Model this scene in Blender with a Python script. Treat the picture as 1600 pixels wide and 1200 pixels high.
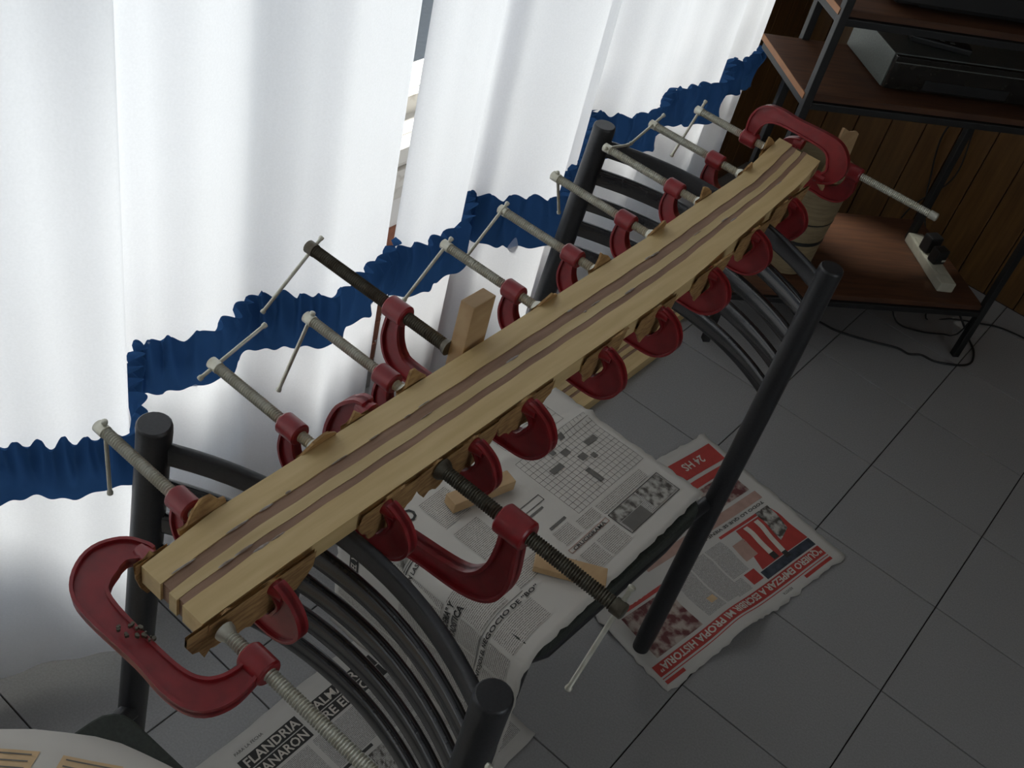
import bpy, bmesh, math, random
from mathutils import Vector, Matrix, Euler
random.seed(7)
R_ = math.radians
for o in list(bpy.data.objects): bpy.data.objects.remove(o, do_unlink=True)
SC = bpy.context.scene
COL = SC.collection

# ------------------------------------------------------------------ camera
cam_data = bpy.data.cameras.new('camera'); cam = bpy.data.objects.new('camera', cam_data); COL.objects.link(cam)
rot = Matrix(((0.75405, -0.54421, 0.36776), (0.62506, 0.42256, -0.65631), (0.20177, 0.72476, 0.65879)))
cam.matrix_world = Matrix.Translation((0.5015, -2.5254, 1.7245)) @ rot.to_4x4()
cam_data.sensor_width = 36; cam_data.lens = 1682.84/1600*36
cam_data.clip_start = .02; cam_data.clip_end = 100
SC.camera = cam
# ------------------------------------------------------------------ light and exposure
SC.view_settings.view_transform = 'Standard'; SC.view_settings.look = 'None'
SC.view_settings.gamma = 1; SC.view_settings.use_curve_mapping = False
SC.view_settings.exposure = 0.88
SC.cycles.use_denoising = True
SC.cycles.max_bounces = 10; SC.cycles.diffuse_bounces = 7; SC.cycles.transparent_max_bounces = 16
SC.cycles.sample_clamp_indirect = 6
W = bpy.data.worlds.new('World'); SC.world = W; W.use_nodes = True
wn = W.node_tree; bgn = wn.nodes['Background']
sky = wn.nodes.new('ShaderNodeTexSky'); sky.sky_type = 'HOSEK_WILKIE'; sky.turbidity = 5
sky.sun_direction = Vector((-.45, -.1, .88)).normalized(); sky.ground_albedo = .4
hs = wn.nodes.new('ShaderNodeHueSaturation'); hs.inputs['Saturation'].default_value = .65
wn.links.new(sky.outputs[0], hs.inputs['Color']); wn.links.new(hs.outputs[0], bgn.inputs[0]); bgn.inputs[1].default_value = 3.1
sd = bpy.data.lights.new('sun', 'SUN'); sd.energy = 7.5; sd.angle = R_(12); sd.color = (1, .97, .92)
so = bpy.data.objects.new('sun', sd); COL.objects.link(so)
so.rotation_euler = Vector((.41, .05, -.91)).to_track_quat('-Z', 'Y').to_euler(); so.location = (-3, -1, 4)
pd = bpy.data.lights.new('window_portal', 'AREA'); pd.shape = 'RECTANGLE'; pd.size = 2.05; pd.size_y = 3.46; pd.cycles.is_portal = True
po = bpy.data.objects.new('window_portal', pd); COL.objects.link(po); po.location = (-.90, -1.47, 1.29); po.rotation_euler = (0, R_(-90), 0)

p2 = bpy.data.lights.new('added_fill_light', 'AREA'); p2.shape = 'RECTANGLE'; p2.size = 1.15; p2.size_y = 1.5; p2.energy = 6; p2.color = (1, .97, .93)  # added fill area lamp, standing for unseen daylight from the right
p2o = bpy.data.objects.new('added_fill_light', p2); COL.objects.link(p2o); p2o.location = (3.36, -2.2, 1.5); p2o.rotation_euler = (0, R_(90), 0)
# ------------------------------------------------------------------ materials
def mat(name, c, rough=.6, metal=0, c2=None, scale=40, detail=3, bump=0, stretch=None, lo=.35, hi=.65, spec=None, coord='Object', coat=0):
    m = bpy.data.materials.new(name); m.use_nodes = True; t = m.node_tree; b = t.nodes['Principled BSDF']
    b.inputs['Base Color'].default_value = (*c, 1); b.inputs['Roughness'].default_value = rough; b.inputs['Metallic'].default_value = metal
    if spec is not None: b.inputs['Specular IOR Level'].default_value = spec
    if coat: b.inputs['Coat Weight'].default_value = coat
    tc = t.nodes.new('ShaderNodeTexCoord'); mp = t.nodes.new('ShaderNodeMapping'); n = t.nodes.new('ShaderNodeTexNoise')
    t.links.new(tc.outputs[coord], mp.inputs[0]); t.links.new(mp.outputs[0], n.inputs['Vector'])
    n.inputs['Scale'].default_value = scale; n.inputs['Detail'].default_value = detail
    if stretch: mp.inputs['Scale'].default_value = stretch
    if c2 is None: c2 = tuple(x*.85 for x in c)
    r = t.nodes.new('ShaderNodeValToRGB'); r.color_ramp.elements[0].position = lo; r.color_ramp.elements[1].position = hi
    r.color_ramp.elements[0].color = (*c2, 1); r.color_ramp.elements[1].color = (*c, 1)
    t.links.new(n.outputs['Fac'], r.inputs[0]); t.links.new(r.outputs[0], b.inputs['Base Color'])
    if bump:
        bn = t.nodes.new('ShaderNodeBump'); bn.inputs['Strength'].default_value = bump; bn.inputs['Distance'].default_value = .002
        t.links.new(n.outputs['Fac'], bn.inputs['Height']); t.links.new(bn.outputs[0], b.inputs['Normal'])
    return m
M = {}
M['wood'] = mat('pale_glued_wood', (.68, .50, .245), .5, c2=(.59, .42, .19), scale=14, stretch=(6, .5, 6), detail=5, bump=.05)
M['wood_mid'] = mat('pale_inner_wood', (.63, .475, .24), .5, c2=(.54, .39, .18), scale=14, stretch=(6, .5, 6), detail=5, bump=.05)
M['wood_dark'] = mat('reddish_inlay_wood', (.33, .195, .125), .6, c2=(.24, .135, .08), scale=22, stretch=(5, .6, 5), detail=6, bump=.1)
M['glue'] = mat('dried_glue', (.42, .37, .33), .3, c2=(.25, .18, .13), scale=90)
M['veneer'] = mat('ragged_veneer', (.42, .25, .095), .8, c2=(.24, .125, .045), scale=60, stretch=(1, 1, 4), detail=6, bump=.3)
M['block'] = mat('scrap_wood', (.50, .34, .18), .6, c2=(.40, .25, .12), scale=18, stretch=(2, .6, 2), bump=.05)
M['red'] = mat('red_enamel', (.27, .014, .018), .36, c2=(.21, .011, .014), scale=60, bump=.12, coat=.15)
M['steel'] = mat('zinc_plated_steel', (.60, .59, .51), .36, .45, c2=(.48, .46, .37), scale=70)
M['oldsteel'] = mat('oiled_dark_steel', (.13, .12, .09), .45, .5, c2=(.08, .065, .045), scale=80)
M['black'] = mat('black_powder_coat', (.022, .022, .024), .38, 0, c2=(.015, .015, .017), scale=300, bump=.05)
M['blackslat'] = mat('black_satin_slat', (.02, .02, .022), .26, .0, c2=(.014, .014, .016), scale=200, coat=.4)
M['seat'] = mat('grey_green_seat', (.034, .040, .032), .85, c2=(.022, .026, .021), scale=200, bump=.3)
M['grout'] = mat('dark_grout', (.035, .03, .025), .9)
M['panel'] = mat('varnished_panelling', (.16, .078, .022), .4, c2=(.085, .038, .010), scale=9, stretch=(7, 7, .5), detail=6, lo=.3, hi=.7)
M['shelf'] = mat('brown_shelf_board', (.095, .036, .013), .6, c2=(.055, .02, .008), scale=12, stretch=(.7, 6, 6), detail=5)
M['edge'] = mat('window_lit_shelf_edge', (.34, .14, .045), .5)  # shelf brown brightened to orange: window light put into the colour
M['darkmetal'] = mat('dark_painted_metal', (.012, .012, .012), .45)
M['silver'] = mat('silver_case', (.15, .165, .15), .45, .3, c2=(.12, .13, .12), scale=200)
M['smoke'] = mat('smoked_front', (.02, .018, .014), .2, c2=(.012, .01, .009))
M['whiteplastic'] = mat('aged_white_plastic', (.50, .48, .38), .5)
M['blackplastic'] = mat('black_plastic', (.012, .012, .012), .5)
M['cable'] = mat('black_cable', (.01, .01, .01), .5)
M['cream'] = mat('cream_drum', (.30, .23, .13), .6, c2=(.22, .165, .09), scale=20, stretch=(1, 1, 6))
M['plaster'] = mat('white_plaster', (.80, .78, .75), .9, c2=(.76, .74, .71), scale=8, bump=.1)
M['sill'] = mat('weathered_white_paint', (.62, .59, .54), .7, c2=(.40, .36, .31), scale=30, lo=.3, hi=.45)
M['brickw'] = mat('whitewashed_brick', (.60, .53, .45), .9, c2=(.40, .24, .17), scale=25, lo=.3, hi=.5, bump=.3)
M['brickr'] = mat('bare_red_brick', (.30, .12, .07), .9, c2=(.2, .08, .05), scale=25, bump=.3)
M['outside'] = mat('outside_wall', (.33, .34, .34), .9)
M['ink'] = mat('black_ink', (.035, .033, .03), .8)
M['inkgrey'] = mat('grey_ink', (.15, .14, .125), .8)
M['redink'] = mat('red_ink', (.42, .045, .035), .7)
M['paleink'] = mat('pale_lettering', (.60, .55, .48), .8)
M['photo'] = mat('printed_photograph', (.42, .40, .36), .7, c2=(.07, .06, .05), scale=70, detail=4, lo=.4, hi=.6)
M['photored'] = mat('printed_red_photograph', (.40, .33, .28), .7, c2=(.12, .03, .03), scale=40, detail=4, lo=.42, hi=.6)
M['photoblue'] = mat('printed_dark_strip', (.05, .06, .08), .7, c2=(.02, .025, .035), scale=60)
M['pinkink'] = mat('pink_print', (.42, .27, .22), .8)
M['peach'] = mat('peach_print', (.62, .43, .24), .8)

def paper_mat(name, c):
    m = bpy.data.materials.new(name); m.use_nodes = True; t = m.node_tree; b = t.nodes['Principled BSDF']
    n = t.nodes.new('ShaderNodeTexNoise'); n.inputs['Scale'].default_value = 14
    tc = t.nodes.new('ShaderNodeTexCoord'); t.links.new(tc.outputs['Object'], n.inputs['Vector'])
    r = t.nodes.new('ShaderNodeValToRGB'); r.color_ramp.elements[0].color = (*[x*.93 for x in c], 1); r.color_ramp.elements[1].color = (*c, 1)
    t.links.new(n.outputs['Fac'], r.inputs[0]); t.links.new(r.outputs[0], b.inputs['Base Color']); b.inputs['Roughness'].default_value = .85
    b.inputs['Specular IOR Level'].default_value = .15
    return m
M['paper'] = paper_mat('newsprint', (.58, .55, .50))
M['paper2'] = paper_mat('glossy_newsprint', (.52, .50, .46))
def column_mat(name, pitch=.0031, ink=(.22, .20, .18), base=(.56, .53, .48)):
    # lines of small print: flat print only (uses the UV map, u along a line, v across the lines, in metres)
    m = bpy.data.materials.new(name); m.use_nodes = True; t = m.node_tree; b = t.nodes['Principled BSDF']
    uv = t.nodes.new('ShaderNodeUVMap'); sp = t.nodes.new('ShaderNodeSeparateXYZ'); t.links.new(uv.outputs[0], sp.inputs[0])
    a = t.nodes.new('ShaderNodeMath'); a.operation = 'DIVIDE'; a.inputs[1].default_value = pitch; t.links.new(sp.outputs['Y'], a.inputs[0])
    f = t.nodes.new('ShaderNodeMath'); f.operation = 'FRACT'; t.links.new(a.outputs[0], f.inputs[0])
    g = t.nodes.new('ShaderNodeMath'); g.operation = 'LESS_THAN'; g.inputs[1].default_value = .52; t.links.new(f.outputs[0], g.inputs[0])
    n = t.nodes.new('ShaderNodeTexNoise'); n.inputs['Scale'].default_value = 700; mp = t.nodes.new('ShaderNodeMapping'); mp.inputs['Scale'].default_value = (1, 1, 1)
    t.links.new(uv.outputs[0], mp.inputs[0]); t.links.new(mp.outputs[0], n.inputs['Vector'])
    q = t.nodes.new('ShaderNodeMath'); q.operation = 'GREATER_THAN'; q.inputs[1].default_value = .44; t.links.new(n.outputs['Fac'], q.inputs[0])
    k = t.nodes.new('ShaderNodeMath'); k.operation = 'MULTIPLY'; t.links.new(g.outputs[0], k.inputs[0]); t.links.new(q.outputs[0], k.inputs[1])
    mx = t.nodes.new('ShaderNodeMix'); mx.data_type = 'RGBA'; mx.inputs[6].default_value = (*base, 1); mx.inputs[7].default_value = (*ink, 1)
    t.links.new(k.outputs[0], mx.inputs[0]); t.links.new(mx.outputs[2], b.inputs['Base Color']); b.inputs['Roughness'].default_value = .85
    b.inputs['Specular IOR Level'].default_value = .15
    return m
M['column'] = column_mat('small_print')
M['column2'] = column_mat('small_print_dense', .0026, (.18, .17, .16), (.50, .48, .45))

def tile_mat():
    m = mat('grey_floor_tile', (.305, .30, .297), .42, c2=(.255, .25, .247), scale=260, detail=2, lo=.3, hi=.7, coord='Object', bump=.02)
    return m
M['tile'] = tile_mat()
def cloth(name, c, trans=.5, scale=400):
    m = bpy.data.materials.new(name); m.use_nodes = True; t = m.node_tree; t.nodes.remove(t.nodes['Principled BSDF'])
    out = t.nodes['Material Output']; d = t.nodes.new('ShaderNodeBsdfDiffuse'); tr = t.nodes.new('ShaderNodeBsdfTranslucent'); mx = t.nodes.new('ShaderNodeMixShader')
    n = t.nodes.new('ShaderNodeTexNoise'); n.inputs['Scale'].default_value = scale; r = t.nodes.new('ShaderNodeValToRGB')
    tc = t.nodes.new('ShaderNodeTexCoord'); t.links.new(tc.outputs['Object'], n.inputs['Vector'])
    r.color_ramp.elements[0].color = (*[x*.9 for x in c], 1); r.color_ramp.elements[1].color = (*c, 1)
    t.links.new(n.outputs['Fac'], r.inputs[0]); t.links.new(r.outputs[0], d.inputs[0]); t.links.new(r.outputs[0], tr.inputs[0])
    mx.inputs[0].default_value = trans; t.links.new(d.outputs[0], mx.inputs[1]); t.links.new(tr.outputs[0], mx.inputs[2]); t.links.new(mx.outputs[0], out.inputs[0])
    return m
M['voile'] = cloth('white_curtain_cloth', (.79, .79, .815), .5, 300)
M['blue'] = cloth('navy_ruffle_cloth', (.032, .095, .24), .35, 40)
def glass():
    m = bpy.data.materials.new('window_glass'); m.use_nodes = True; t = m.node_tree; t.nodes.remove(t.nodes['Principled BSDF'])
    out = t.nodes['Material Output']; a = t.nodes.new('ShaderNodeBsdfTransparent'); g = t.nodes.new('ShaderNodeBsdfGlossy'); g.inputs['Roughness'].default_value = .05
    a.inputs[0].default_value = (.93, .95, .95, 1)
    n = t.nodes.new('ShaderNodeTexNoise'); n.inputs['Scale'].default_value = 5; f = t.nodes.new('ShaderNodeMapRange'); f.inputs['To Min'].default_value = .05; f.inputs['To Max'].default_value = .09
    t.links.new(n.outputs['Fac'], f.inputs['Value']); mx = t.nodes.new('ShaderNodeMixShader'); t.links.new(f.outputs[0], mx.inputs[0])
    t.links.new(a.outputs[0], mx.inputs[1]); t.links.new(g.outputs[0], mx.inputs[2]); t.links.new(mx.outputs[0], out.inputs[0]); return m
M['glass'] = glass()

# ------------------------------------------------------------------ mesh helpers
def finish(bm, name, m, parent=None, smooth=False, world=False, angle=40):
    bmesh.ops.recalc_face_normals(bm, faces=bm.faces)
    me = bpy.data.meshes.new(name); bm.to_mesh(me); bm.free()
    if isinstance(m, (list, tuple)):
        for q in m: me.materials.append(q)
    else: me.materials.append(m)
    o = bpy.data.objects.new(name, me); COL.objects.link(o)
    if parent is not None:
        o.parent = parent
        if world:
            mw = Matrix.Identity(4); p = parent
            chain = []
            while p is not None: chain.append(p); p = p.parent
            for q in reversed(chain): mw = mw @ Matrix.Translation(q.location) @ q.rotation_euler.to_matrix().to_4x4()
            me.transform(mw.inverted())
    if smooth:
        me.shade_smooth()
        try: me.set_sharp_from_angle(angle=R_(angle))
        except Exception: pass
    return o
def tag(o, label=None, cat=None, group=None, kind=None):
    if label: o['label'] = label
    if cat: o['category'] = cat
    if group: o['group'] = group
    if kind: o['kind'] = kind
    return o
def thing(name, label, cat, loc=(0, 0, 0), rot=(0, 0, 0), group=None):
    o = bpy.data.objects.new(name, None); COL.objects.link(o); o.location = loc; o.rotation_euler = rot; o.empty_display_size = .02
    return tag(o, label, cat, group)
def box(bm, lo, hi, mt=None, mi=0, bev=0):
    lo = Vector(lo); hi = Vector(hi); r = bmesh.ops.create_cube(bm, size=1)
    vs = r['verts']
    for v in vs:
        v.co = Vector([lo[i] + (v.co[i]+.5)*(hi[i]-lo[i]) for i in range(3)])
    if bev:
        es = list({e for v in vs for e in v.link_edges})
        g = bmesh.ops.bevel(bm, geom=es, offset=bev, segments=2, affect='EDGES', profile=.6)
        vs = list({v for f in g['faces'] for v in f.verts} | {v for v in vs if v.is_valid})
    if mt is not None: bmesh.ops.transform(bm, matrix=mt, verts=[v for v in vs if v.is_valid])
    return vs
def frames(pts):
    pts = [Vector(p) for p in pts]; T = []
    for i in range(len(pts)):
        a = pts[max(0, i-1)]; b = pts[min(len(pts)-1, i+1)]; T.append((b-a).normalized())
    up = Vector((0, 0, 1)) if abs(T[0].z) < .9 else Vector((1, 0, 0))
    N = []; n = (up - T[0]*up.dot(T[0])).normalized()
    for t in T:
        n = (n - t*n.dot(t)).normalized(); N.append(n.copy())
    return pts, T, N
def tube(bm, pts, r, n=12, cap=True):
    pts, T, N = frames(pts); rings = []
    for i, p in enumerate(pts):
        rr = r[i] if isinstance(r, (list, tuple)) else r; B = T[i].cross(N[i])
        rings.append([bm.verts.new(p + (N[i]*math.cos(a)+B*math.sin(a))*rr) for a in [2*math.pi*k/n for k in range(n)]])
    for i in range(len(rings)-1):
        for k in range(n): bm.faces.new((rings[i][k], rings[i][(k+1) % n], rings[i+1][(k+1) % n], rings[i+1][k]))
    if cap: bm.faces.new(rings[0][::-1]); bm.faces.new(rings[-1])
def sweep(bm, pts, sect):      # sect in (side, up) with up = world z
    pts = [Vector(p) for p in pts]; rings = []
    for i, p in enumerate(pts):
        t = (pts[min(len(pts)-1, i+1)]-pts[max(0, i-1)]).normalized(); s = t.cross(Vector((0, 0, 1))).normalized(); u = s.cross(t)
        rings.append([bm.verts.new(p+s*a+u*b) for a, b in sect])
    n = len(sect)
    for i in range(len(rings)-1):
        for k in range(n): bm.faces.new((rings[i][k], rings[i][(k+1) % n], rings[i+1][(k+1) % n], rings[i+1][k]))
    bm.faces.new(rings[0][::-1]); bm.faces.new(rings[-1])
def rsect(w, h, r, n=3):
    out = []
    for cx, cy, a0 in ((w/2-r, h/2-r, 0), (-w/2+r, h/2-r, 90), (-w/2+r, -h/2+r, 180), (w/2-r, -h/2+r, 270)):
        for k in range(n+1):
            a = R_(a0+90*k/n); out.append((cx+r*math.cos(a), cy+r*math.sin(a)))
    return out
def cr(P, per=6):              # catmull-rom through tuples of any length
    out = []; n = len(P)
    for i in range(n-1):
        p0, p1, p2, p3 = P[max(0, i-1)], P[i], P[i+1], P[min(n-1, i+2)]
        for k in range(per):
            t = k/per
            out.append(tuple(.5*((2*b)+(-a+c)*t+(2*a-5*b+4*c-d)*t*t+(-a+3*b-3*c+d)*t**3) for a, b, c, d in zip(p0, p1, p2, p3)))
    out.append(tuple(P[-1])); return out
def prism(bm, poly, depth_vec):   # poly: list of 3D points, extruded
    d = Vector(depth_vec); a = [bm.verts.new(Vector(p)) for p in poly]; b = [bm.verts.new(Vector(p)+d) for p in poly]; n = len(a)
    bm.faces.new(a[::-1]); bm.faces.new(b)
    for k in range(n): bm.faces.new((a[k], a[(k+1) % n], b[(k+1) % n], b[k]))
def lerp(a, b, t): return a+(b-a)*t
def interp(P, x):
    if x <= P[0][0]: return P[0][1]
    for (a, u), (b, v) in zip(P, P[1:]):
        if x <= b: return lerp(u, v, (x-a)/(b-a+1e-9))
    return P[-1][1]

# ================================================================== ROOM
XW, YB, XR, YF, ZC = -.68, .74, 3.2, -4.0, 2.6
floor = bpy.data.objects.new('floor', None); COL.objects.link(floor); floor['kind'] = 'structure'
bm = bmesh.new(); box(bm, (XW-.25, YF-.1, -.08), (XR+.1, YB+.1, -.006)); finish(bm, 'grout_bed', M['grout'], floor)
g = .0013; T0 = .3
cnt = 0
rest = bmesh.new(); tme = {}
for i in range(-3, 11):
    for j in range(-14, 4):
        x0, x1, y0, y1 = i*T0, (i+1)*T0, j*T0, (j+1)*T0
        x0 = max(x0, XW); x1 = min(x1, XR); y1 = min(y1, YB); y0 = max(y0, YF)
        if x1-x0 < .02 or y1-y0 < .02: continue
        if -3 <= i <= 4 and -9 <= j <= 2:
            key = (round(x1-x0, 3), round(y1-y0, 3))
            if key not in tme:
                b = bmesh.new(); box(b, (g, g, -.02), (x1-x0-g, y1-y0-g, 0), bev=.0012)
                o = finish(b, 'tile', M['tile'], floor); tme[key] = o.data
            else:
                o = bpy.data.objects.new('tile', tme[key]); COL.objects.link(o); o.parent = floor
            o.location = (x0, y0, random.uniform(-.0004, .0003)); cnt += 1
        else: box(rest, (x0+g, y0+g, -.02), (x1-g, y1-g, 0))
tag(finish(rest, 'distant_tiles', M['tile'], floor), kind='stuff')

# window wall (left): glazed doors, opening y -3.2..0.02, z .665..2.3, above a moulded sill
WY0, WY1, WZ0, WZ1 = -3.2, .26, .665, 2.3
bm = bmesh.new()
box(bm, (XW-.2, YF, 0), (XW, WY0, ZC)); box(bm, (XW-.2, WY1, 0), (XW, YB+.1, ZC))
box(bm, (XW-.2, WY0, WZ1), (XW, WY1, ZC)); box(bm, (XW-.2, WY0, 0), (XW, WY1, .28)); box(bm, (XW-.2, -1.42, .28), (XW, -.88, WZ0-.03)); box(bm, (XW-.2, WY0, .56), (XW, WY1, WZ0-.03))
wl = tag(finish(bm, 'wall_left', M['plaster']), kind='structure')
bm = bmesh.new(); box(bm, (XW-.2, WY0-.03, WZ0-.03), (XW+.0, WY1+.03, WZ0), bev=.004); tag(finish(bm, 'trim_1', M['sill']), kind='structure')
win = bpy.data.objects.new('window_1', None); COL.objects.link(win); win['kind'] = 'structure'
bm = bmesh.new()
ys = [WY0, -2.4, -1.6, -.80, WY1]
for y in ys: box(bm, (XW-.09, y-.022 if y > WY0 else y, WZ0), (XW-.05, y+.022 if y < WY1 else y, WZ1))
box(bm, (XW-.09, WY0, WZ0), (XW-.05, WY1, WZ0+.04)); box(bm, (XW-.09, WY0, WZ1-.05), (XW-.05, WY1, WZ1))
finish(bm, 'window_frame', M['sill'], win)
for z0, z1, d in ((.52, .556, .0), (.558, .60, .012), (.602, .628, .004), (.63, .664, .028)):
    bm = bmesh.new(); box(bm, (XW+.0005, WY0, z0), (XW+.008+d, WY1, z1), bev=.003); finish(bm, 'moulding', M['sill'], win)
for a, b_ in zip(ys, ys[1:]):
    for z0, z1 in ((WZ0+.04, WZ1-.05),) if a == -1.6 else ((WZ0+.04, WZ1-.05), (.28, .56)):
        bm = bmesh.new(); box(bm, (XW-.072, a+.02, z0), (XW-.068, b_-.02, z1)); finish(bm, 'pane', M['glass'], win)
for r in range(7):             # bare bricks that show in the slit between the two curtains
    for c in range(4):
        y0 = -1.40+c*.13+(.065 if r % 2 else 0); b = bmesh.new(); box(b, (XW-.004, y0, .012+r*.063), (XW+.006+random.uniform(0, .003), y0+.122, .068+r*.063), bev=.002); finish(b, 'brick', M['brickr'], wl)
# back wall with vertical boards
bm = bmesh.new(); box(bm, (XW-.2, YB+.02, 0), (XR, YB+.15, ZC)); wb = tag(finish(bm, 'wall_back', M['darkmetal']), kind='structure')
x = XW; k = 0; plank = None
while x < XR-.01:
    if plank is None:
        b = bmesh.new(); box(b, (.0012, -.0, .001), (.0988, .022, ZC-.002), bev=.003); o = finish(b, 'plank', M['panel'], wb); plank = o.data
    else:
        o = bpy.data.objects.new('plank', plank); COL.objects.link(o); o.parent = wb
    o.location = (x, YB+random.uniform(-.0015, .001), 0); x += .1
# boards on the window wall right of the window
y = WY1+.04
while y < YB-.03:
    y1 = min(y+.098, YB-.003)
    b = bmesh.new(); box(b, (XW-.002, y, .001), (XW+.014, y1, ZC-.002), bev=.003); finish(b, 'plank', M['panel'], wl); y += .1
bm = bmesh.new(); box(bm, (XR, YF, 0), (XR+.1, -3.0, ZC)); box(bm, (XR, -1.4, 0), (XR+.1, YB+.1, ZC)); box(bm, (XR, -3.0, 0), (XR+.1, -1.4, .9)); box(bm, (XR, -3.0, 2.1), (XR+.1, -1.4, ZC))  # right wall, with an opening added for the fill lamp
tag(finish(bm, 'wall_right', M['plaster']), kind='structure')
bm = bmesh.new()
for y in (-3.0, -2.22, -1.45): box(bm, (XR+.02, y, .9), (XR+.06, y+.05, 2.1))
for z in (.9, 2.05): box(bm, (XR+.02, -3.0, z), (XR+.06, -1.4, z+.05))
w2 = tag(finish(bm, 'window_added_for_fill', M['sill']), kind='structure')  # unseen window frame, added around the fill lamp's opening
bm = bmesh.new(); box(bm, (XR+.038, -2.96, .94), (XR+.042, -1.44, 2.06)); finish(bm, 'pane', M['glass'], w2)
bm = bmesh.new(); box(bm, (XW-.2, YF-.1, 0), (XR+.1, YF, ZC)); tag(finish(bm, 'wall_front', M['plaster']), kind='structure')
bm = bmesh.new(); box(bm, (XW-.2, YF-.1, ZC), (XR+.1, YB+.15, ZC+.1)); tag(finish(bm, 'ceiling', M['plaster']), kind='structure')
bm = bmesh.new(); box(bm, (XW, YF, 0), (XW+.012, WY1+.03, .07), bev=.002); tag(finish(bm, 'baseboard_left', M['tile']), kind='structure')
bm = bmesh.new(); box(bm, (-5, -6, -.3), (XW-.21, 3, -.2)); tag(finish(bm, 'floor_outside', M['outside']), kind='structure')
wo = bpy.data.objects.new('wall_outside', None); COL.objects.link(wo); wo['kind'] = 'structure'
bm = bmesh.new(); box(bm, (-2.6, -1.6, -.2), (-2.5, 3.4, 1.25)); finish(bm, 'parapet', M['outside'], wo)
bm = bmesh.new(); box(bm, (-1.30, -1.3, -.2), (-1.22, .8, .30)); finish(bm, 'planter_wall', M['outside'], wo)
bb = None
for r in range(7):
    for c in range(11):
        if bb is None:
            b = bmesh.new(); box(b, (-1.222, .002, .004), (-1.205, .158, .062), bev=.003); o = finish(b, 'brick', M['brickr'], wo); bb = o.data
        else:
            o = bpy.data.objects.new('brick', bb); COL.objects.link(o); o.parent = wo
        o.location = (random.uniform(-.002, .002), -1.2+c*.165+(.08 if r % 2 else 0), -.18+r*.068)

# ================================================================== CURTAINS
LEFT = [(-3.30, -.50), (-3.1, -.46), (-2.9, -.52), (-2.7, -.47), (-2.5, -.53), (-2.3, -.48), (-2.15, -.52), (-2.044, -.494), (-1.979, -.457), (-1.922, -.418), (-1.895, -.425), (-1.86, -.50), (-1.804, -.556), (-1.76, -.545), (-1.712, -.523),
        (-1.65, -.528), (-1.589, -.535), (-1.52, -.505), (-1.463, -.475), (-1.38, -.49), (-1.31, -.512), (-1.293, -.517)]
RIGHT = [(-1.284, -.500), (-1.25, -.487), (-1.171, -.477), (-1.12, -.49), (-1.07, -.545), (-1.028, -.547), (-1.009, -.50), (-.96, -.465), (-.912, -.434), (-.87, -.445), (-.833, -.479), (-.77, -.495), (-.709, -.512), (-.63, -.56),
         (-.56, -.614), (-.525, -.607), (-.49, -.56), (-.456, -.541), (-.40, -.533), (-.356, -.535), (-.30, -.56), (-.253, -.574), (-.18, -.55), (-.107, -.521), (-.03, -.55), (.043, -.581), (.10, -.563), (.15, -.562), (.205, -.568)]
def curtain(name, label, P, seed):
    rnd = random.Random(seed); ph = [rnd.uniform(0, 6.28) for _ in range(4)]
    path = cr(P, 6)
    def pt(i, z):
        y, x = path[i]; k = (z-.6)
        am = 1+.10*k
        w = .0045*math.sin(y*38+ph[0]+.8*z)+.003*math.sin(y*83+ph[1]+1.1*z)
        return Vector((-.51+(x+.51)*am+w, y+.004*math.sin(y*20+ph[2]), z))
    t = thing(name, label, 'curtain', (P[0][1], P[0][0], 0.05), group='white curtains with navy ruffles')
    zs = [.05, .1, .2, .3, .4, .5, .56, .62, .7, .8, .95, 1.1, 1.3, 1.5, 1.8, 2.1, 2.4]
    bm = bmesh.new(); g_ = [[bm.verts.new(pt(i, z+(.006*math.sin(i*.35+ph[3]) if z == .05 else 0))) for z in zs] for i in range(len(path))]
    for i in range(len(path)-1):
        for j in range(len(zs)-1): bm.faces.new((g_[i][j], g_[i+1][j], g_[i+1][j+1], g_[i][j+1]))
    c = finish(bm, 'panel', M['voile'], t, smooth=True, world=True, angle=180)
    # ruffle: gathered strip sewn across the panel
    fine = cr([(y, x) for y, x in P], 40); s = 0; bm = bmesh.new(); rows = []; prev = None
    zr = [0, .06, .14, .22, .34, .48, .62, .76, .9, 1.0]
    per = rnd.uniform(.030, .036); acc = 0
    for i, (y, x) in enumerate(fine):
        p = Vector((x, y))
        if prev is not None: s += (p-prev).length
        prev = p
        a = fine[max(0, i-1)]; b = fine[min(len(fine)-1, i+1)]; t2 = Vector((b[1]-a[1], b[0]-a[0])).normalized(); n2 = Vector((t2.y, -t2.x))
        if n2.x < 0: n2 = -n2
        lo = .490+.009*math.sin(s*34+ph[0])+.009*math.sin(s*62+ph[1])+.003*math.sin(s*170)
        hi = .602+.010*abs(math.sin(s*math.pi/per+.6*math.sin(s*23)))-.004+.004*math.sin(s*140+ph[2])+.005*math.sin(s*19+ph[3])
        col = []
        for f in zr:
            z = lerp(lo, hi, f)
            fold_lo = .013*math.sin(s*62+ph[1]+.7*math.sin(f*5))+.007*math.sin(s*34+ph[0]); fold_hi = .011*math.cos(2*(s*math.pi/per+.6*math.sin(s*23)))*-1
            off = .020+lerp(fold_lo, fold_hi, min(1, f*1.15))*(1 if f < .86 else 1.1)
            off += .003*math.sin(s*210+f*4)*(1-abs(f-.75))
            off *= .55 if .8 < f < .95 else 1
            w = .0045*math.sin(y*38+(ph[0])+.8*z)
            col.append(bm.verts.new((x+w+n2.x*off, y+n2.y*off, z)))
        rows.append(col)
    for a, b in zip(rows, rows[1:]):
        for j in range(len(zr)-1): bm.faces.new((a[j], b[j], b[j+1], a[j+1]))
    r = finish(bm, 'ruffle', M['blue'], t, smooth=True, world=True, angle=180); r['label'] = 'navy gathered ruffle sewn across the lower curtain'
    return t
curtain('curtain', 'white curtain with navy ruffle left of the slit showing the window', LEFT, 3)
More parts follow.
